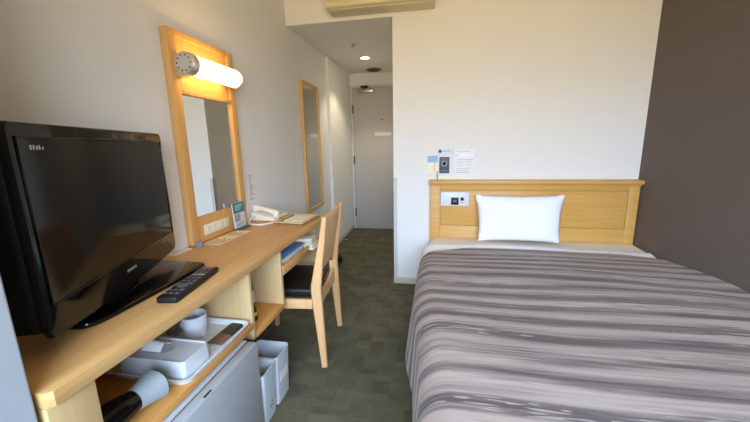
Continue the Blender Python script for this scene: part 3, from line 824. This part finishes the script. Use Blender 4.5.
# ------------------------------------------------------------------ bed
bed = thing('bed', 'wide hotel bed with white sheets against the dark wall', 'bed', (1.92, 1.62, 0))
BX0, BX1, BY0, BY1 = 1.185, 2.655, .66, 2.655
bx('bed_base', 'basebed', bed, BX0 + .01, BX1, BY0, BY1, .03, .19, bev=.01)
for (x, y) in ((BX0 + .08, BY0 + .1), (BX1 - .1, BY0 + .1), (BX0 + .08, BY1 - .1), (BX1 - .1, BY1 - .1)):
    MB().cyl((x, y, .001), .025, .0285).build('leg', 'mattblack', bed)
bx('mattress', 'sheet', bed, BX0, BX1, BY0, BY1, .191, .395, bev=.04, seg=4)
def sstep(a, b_, x):
    t_ = max(0, min(1, (x - a) / (b_ - a))); return t_ * t_ * (3 - 2 * t_)
def ztop(x, y):
    z_ = .452 + .055 * sstep(2.42, 1.75, y) + .022 * sstep(1.8, 1.0, y)
    z_ -= .012 * sstep(2.35, 2.66, x)
    z_ += .004 * math.sin(5.1 * x + 2.3 * y) + .003 * math.sin(9 * y + 3 * x)
    return z_
def wrap(d, r_):
    if d <= 0: return 0, 0
    th = d / r_; lim = R(78)
    if th < lim: return r_ * math.sin(th), r_ * (1 - math.cos(th))
    e = d - r_ * lim
    return r_ * math.sin(lim) + e * math.cos(lim) * .5, r_ * (1 - math.cos(lim)) + e * math.sin(lim)
def drape(off, xe, xr, ye, yh, sl, sf, r_, cut=False, ridge=0):
    # off: offset below the outer surface; xe: left edge, xr: right edge, ye: foot edge, yh: head edge; sl/sf: overhang left/foot
    def ab(u, v):
        a = (xe - sl) + (xr - xe + sl) * u
        yy = yh
        if cut: yy = yh - .085 * sstep(1.48, 1.18, a) - .28 * max(0, min(1, (xe - a) / sl)) - .05 * sstep(2.45, 2.66, a)
        b_ = (ye - sf) + (yy - ye + sf) * v
        return a, b_
    def fn(u, v):
        a, b_ = ab(u, v)
        ox, dx = wrap(xe - a, r_); oy, dy = wrap(ye - b_, r_)
        x = max(a, xe) - ox * 1.0; y = max(b_, ye) - oy
        z_ = ztop(max(a, xe), max(b_, ye)) - off - max(dx, dy)
        if ridge: z_ += ridge * math.exp(-((b_ - 2.445) / .032) ** 2)
        if dx > .06:
            k = sstep(.05, .35, dx)
            x += k * (.012 * math.sin(6.5 * b_ + 1.0) + .004 * math.sin(17 * b_)) 
        x += .062 * sstep(1.65, .8, b_) * sstep(1.75, 1.2, a)
        return Vector((x, y, max(z_, .03)))
    return fn, ab
# fitted sheet over the mattress at the head end
fn, ab = drape(.010, 1.235, 2.655, 2.10, 2.662, .33, 0, .085)
o = MB().grid(fn, 60, 16).build('sheet', 'sheet', bed)
# white duvet: shows as a border at the head
fn, ab = drape(.012, 1.20, 2.656, .74, 2.49, .37, .36, .095, False, .015)
o = MB().grid(fn, 70, 60).build('duvet', 'duvet', bed)
# bedspread on top
fn, ab = drape(0, 1.20, 2.660, .72, 2.385, .40, .40, .10, True)
o = MB().grid(fn, 110, 110, ab).build('bedspread', 'spread', None)
tag(o, 'grey and taupe striped bedspread draped over the bed', 'bedspread')

pil = thing('pillow', 'white pillow leaning upright against the headboard', 'pillow', (1.822, 2.545, .462))
tl_ = Matrix.Rotation(R(-9), 3, 'X')
def pfn(sgn):
    def fn(u, v):
        a, b_ = 2 * u - 1, 2 * v - 1
        hw = .315 - .028 * (1 - v) - .012 * (1 - abs(b_) ** 2) ; hh = .178 - .010 * (1 - a * a)
        th = .062 * ((1 - abs(a) ** 3.5) * (1 - abs(b_) ** 3.5)) ** .6
        th += .004 * math.sin(7 * a + 3 * b_) * (1 - a * a) * (1 - b_ * b_)
        p = Vector((a * hw, sgn * th, b_ * hh + .18))
        return tl_ @ p
    return fn
b = MB(); b.grid(pfn(1), 36, 26); b.grid(pfn(-1), 36, 26)
bmesh.ops.remove_doubles(b.bm, verts=b.bm.verts[:], dist=1e-5); bmesh.ops.recalc_face_normals(b.bm, faces=b.bm.faces[:])
b.build('pillowcase', 'pillow', pil, local=True, angle=80)

# ------------------------------------------------------------------ light
w = bpy.data.worlds.new('World'); sc.world = w; w.use_nodes = True
nt = w.node_tree; bg = nt.nodes['Background']
tc = nt.nodes.new('ShaderNodeTexCoord'); sx = nt.nodes.new('ShaderNodeSeparateXYZ'); rp = nt.nodes.new('ShaderNodeValToRGB')
nt.links.new(tc.outputs['Generated'], sx.inputs[0])
mr = nt.nodes.new('ShaderNodeMapRange'); mr.inputs['From Min'].default_value = -1; mr.inputs['From Max'].default_value = 1
nt.links.new(sx.outputs['Z'], mr.inputs['Value']); nt.links.new(mr.outputs[0], rp.inputs['Fac'])
rp.color_ramp.elements[0].position = .40; rp.color_ramp.elements[0].color = (.46, .36, .20, 1)
rp.color_ramp.elements[1].position = .58; rp.color_ramp.elements[1].color = (.70, .90, 1.18, 1)
e = rp.color_ramp.elements.new(.49); e.color = (.50, .42, .30, 1)
nt.links.new(rp.outputs['Color'], bg.inputs['Color']); bg.inputs['Strength'].default_value = 20.0
pl = bpy.data.lights.new('window_portal', 'AREA'); pl.shape = 'RECTANGLE'; pl.size = wx1 - wx0; pl.size_y = wz1 - wz0
pl.cycles.is_portal = True
po = bpy.data.objects.new('window_portal', pl); col.objects.link(po)
po.location = ((wx0 + wx1) / 2, YREAR - .02, (wz0 + wz1) / 2); po.rotation_euler = (R(90), 0, 0)
sl_ = bpy.data.lights.new('downlight_lamp', 'SPOT'); sl_.energy = 26; sl_.spot_size = R(105); sl_.spot_blend = .5; sl_.color = (1, .86, .6); sl_.shadow_soft_size = .04
so_ = bpy.data.objects.new('downlight_lamp', sl_); col.objects.link(so_); so_.location = (.414, 3.838, ZS - .02)

# ------------------------------------------------------------------ camera
cd = bpy.data.cameras.new('camera'); cam = bpy.data.objects.new('camera', cd); col.objects.link(cam)
cd.sensor_fit = 'HORIZONTAL'; cd.sensor_width = 36; cd.lens = 330 / 750 * 36; cd.clip_start = .02
import mathutils
rows = ((0.98378955, 0.01592873, -0.17861799), (0.17825136, -0.19578428, 0.96431062), (-0.01961035, -0.98051761, -0.19544984))
# rows: world X, Y, Z axes in image coordinates (right, down, forward)
rm = Matrix(((rows[0][0], -rows[0][1], -rows[0][2]), (rows[1][0], -rows[1][1], -rows[1][2]), (rows[2][0], -rows[2][1], -rows[2][2])))
cam.matrix_world = Matrix.Translation((1.203, 0, 1.2)) @ rm.to_4x4()
sc.camera = cam
sc.view_settings.view_transform = 'Standard'; sc.view_settings.look = 'None'; sc.view_settings.gamma = 1
sc.view_settings.exposure = -0.1
sc.view_settings.use_curve_mapping = False
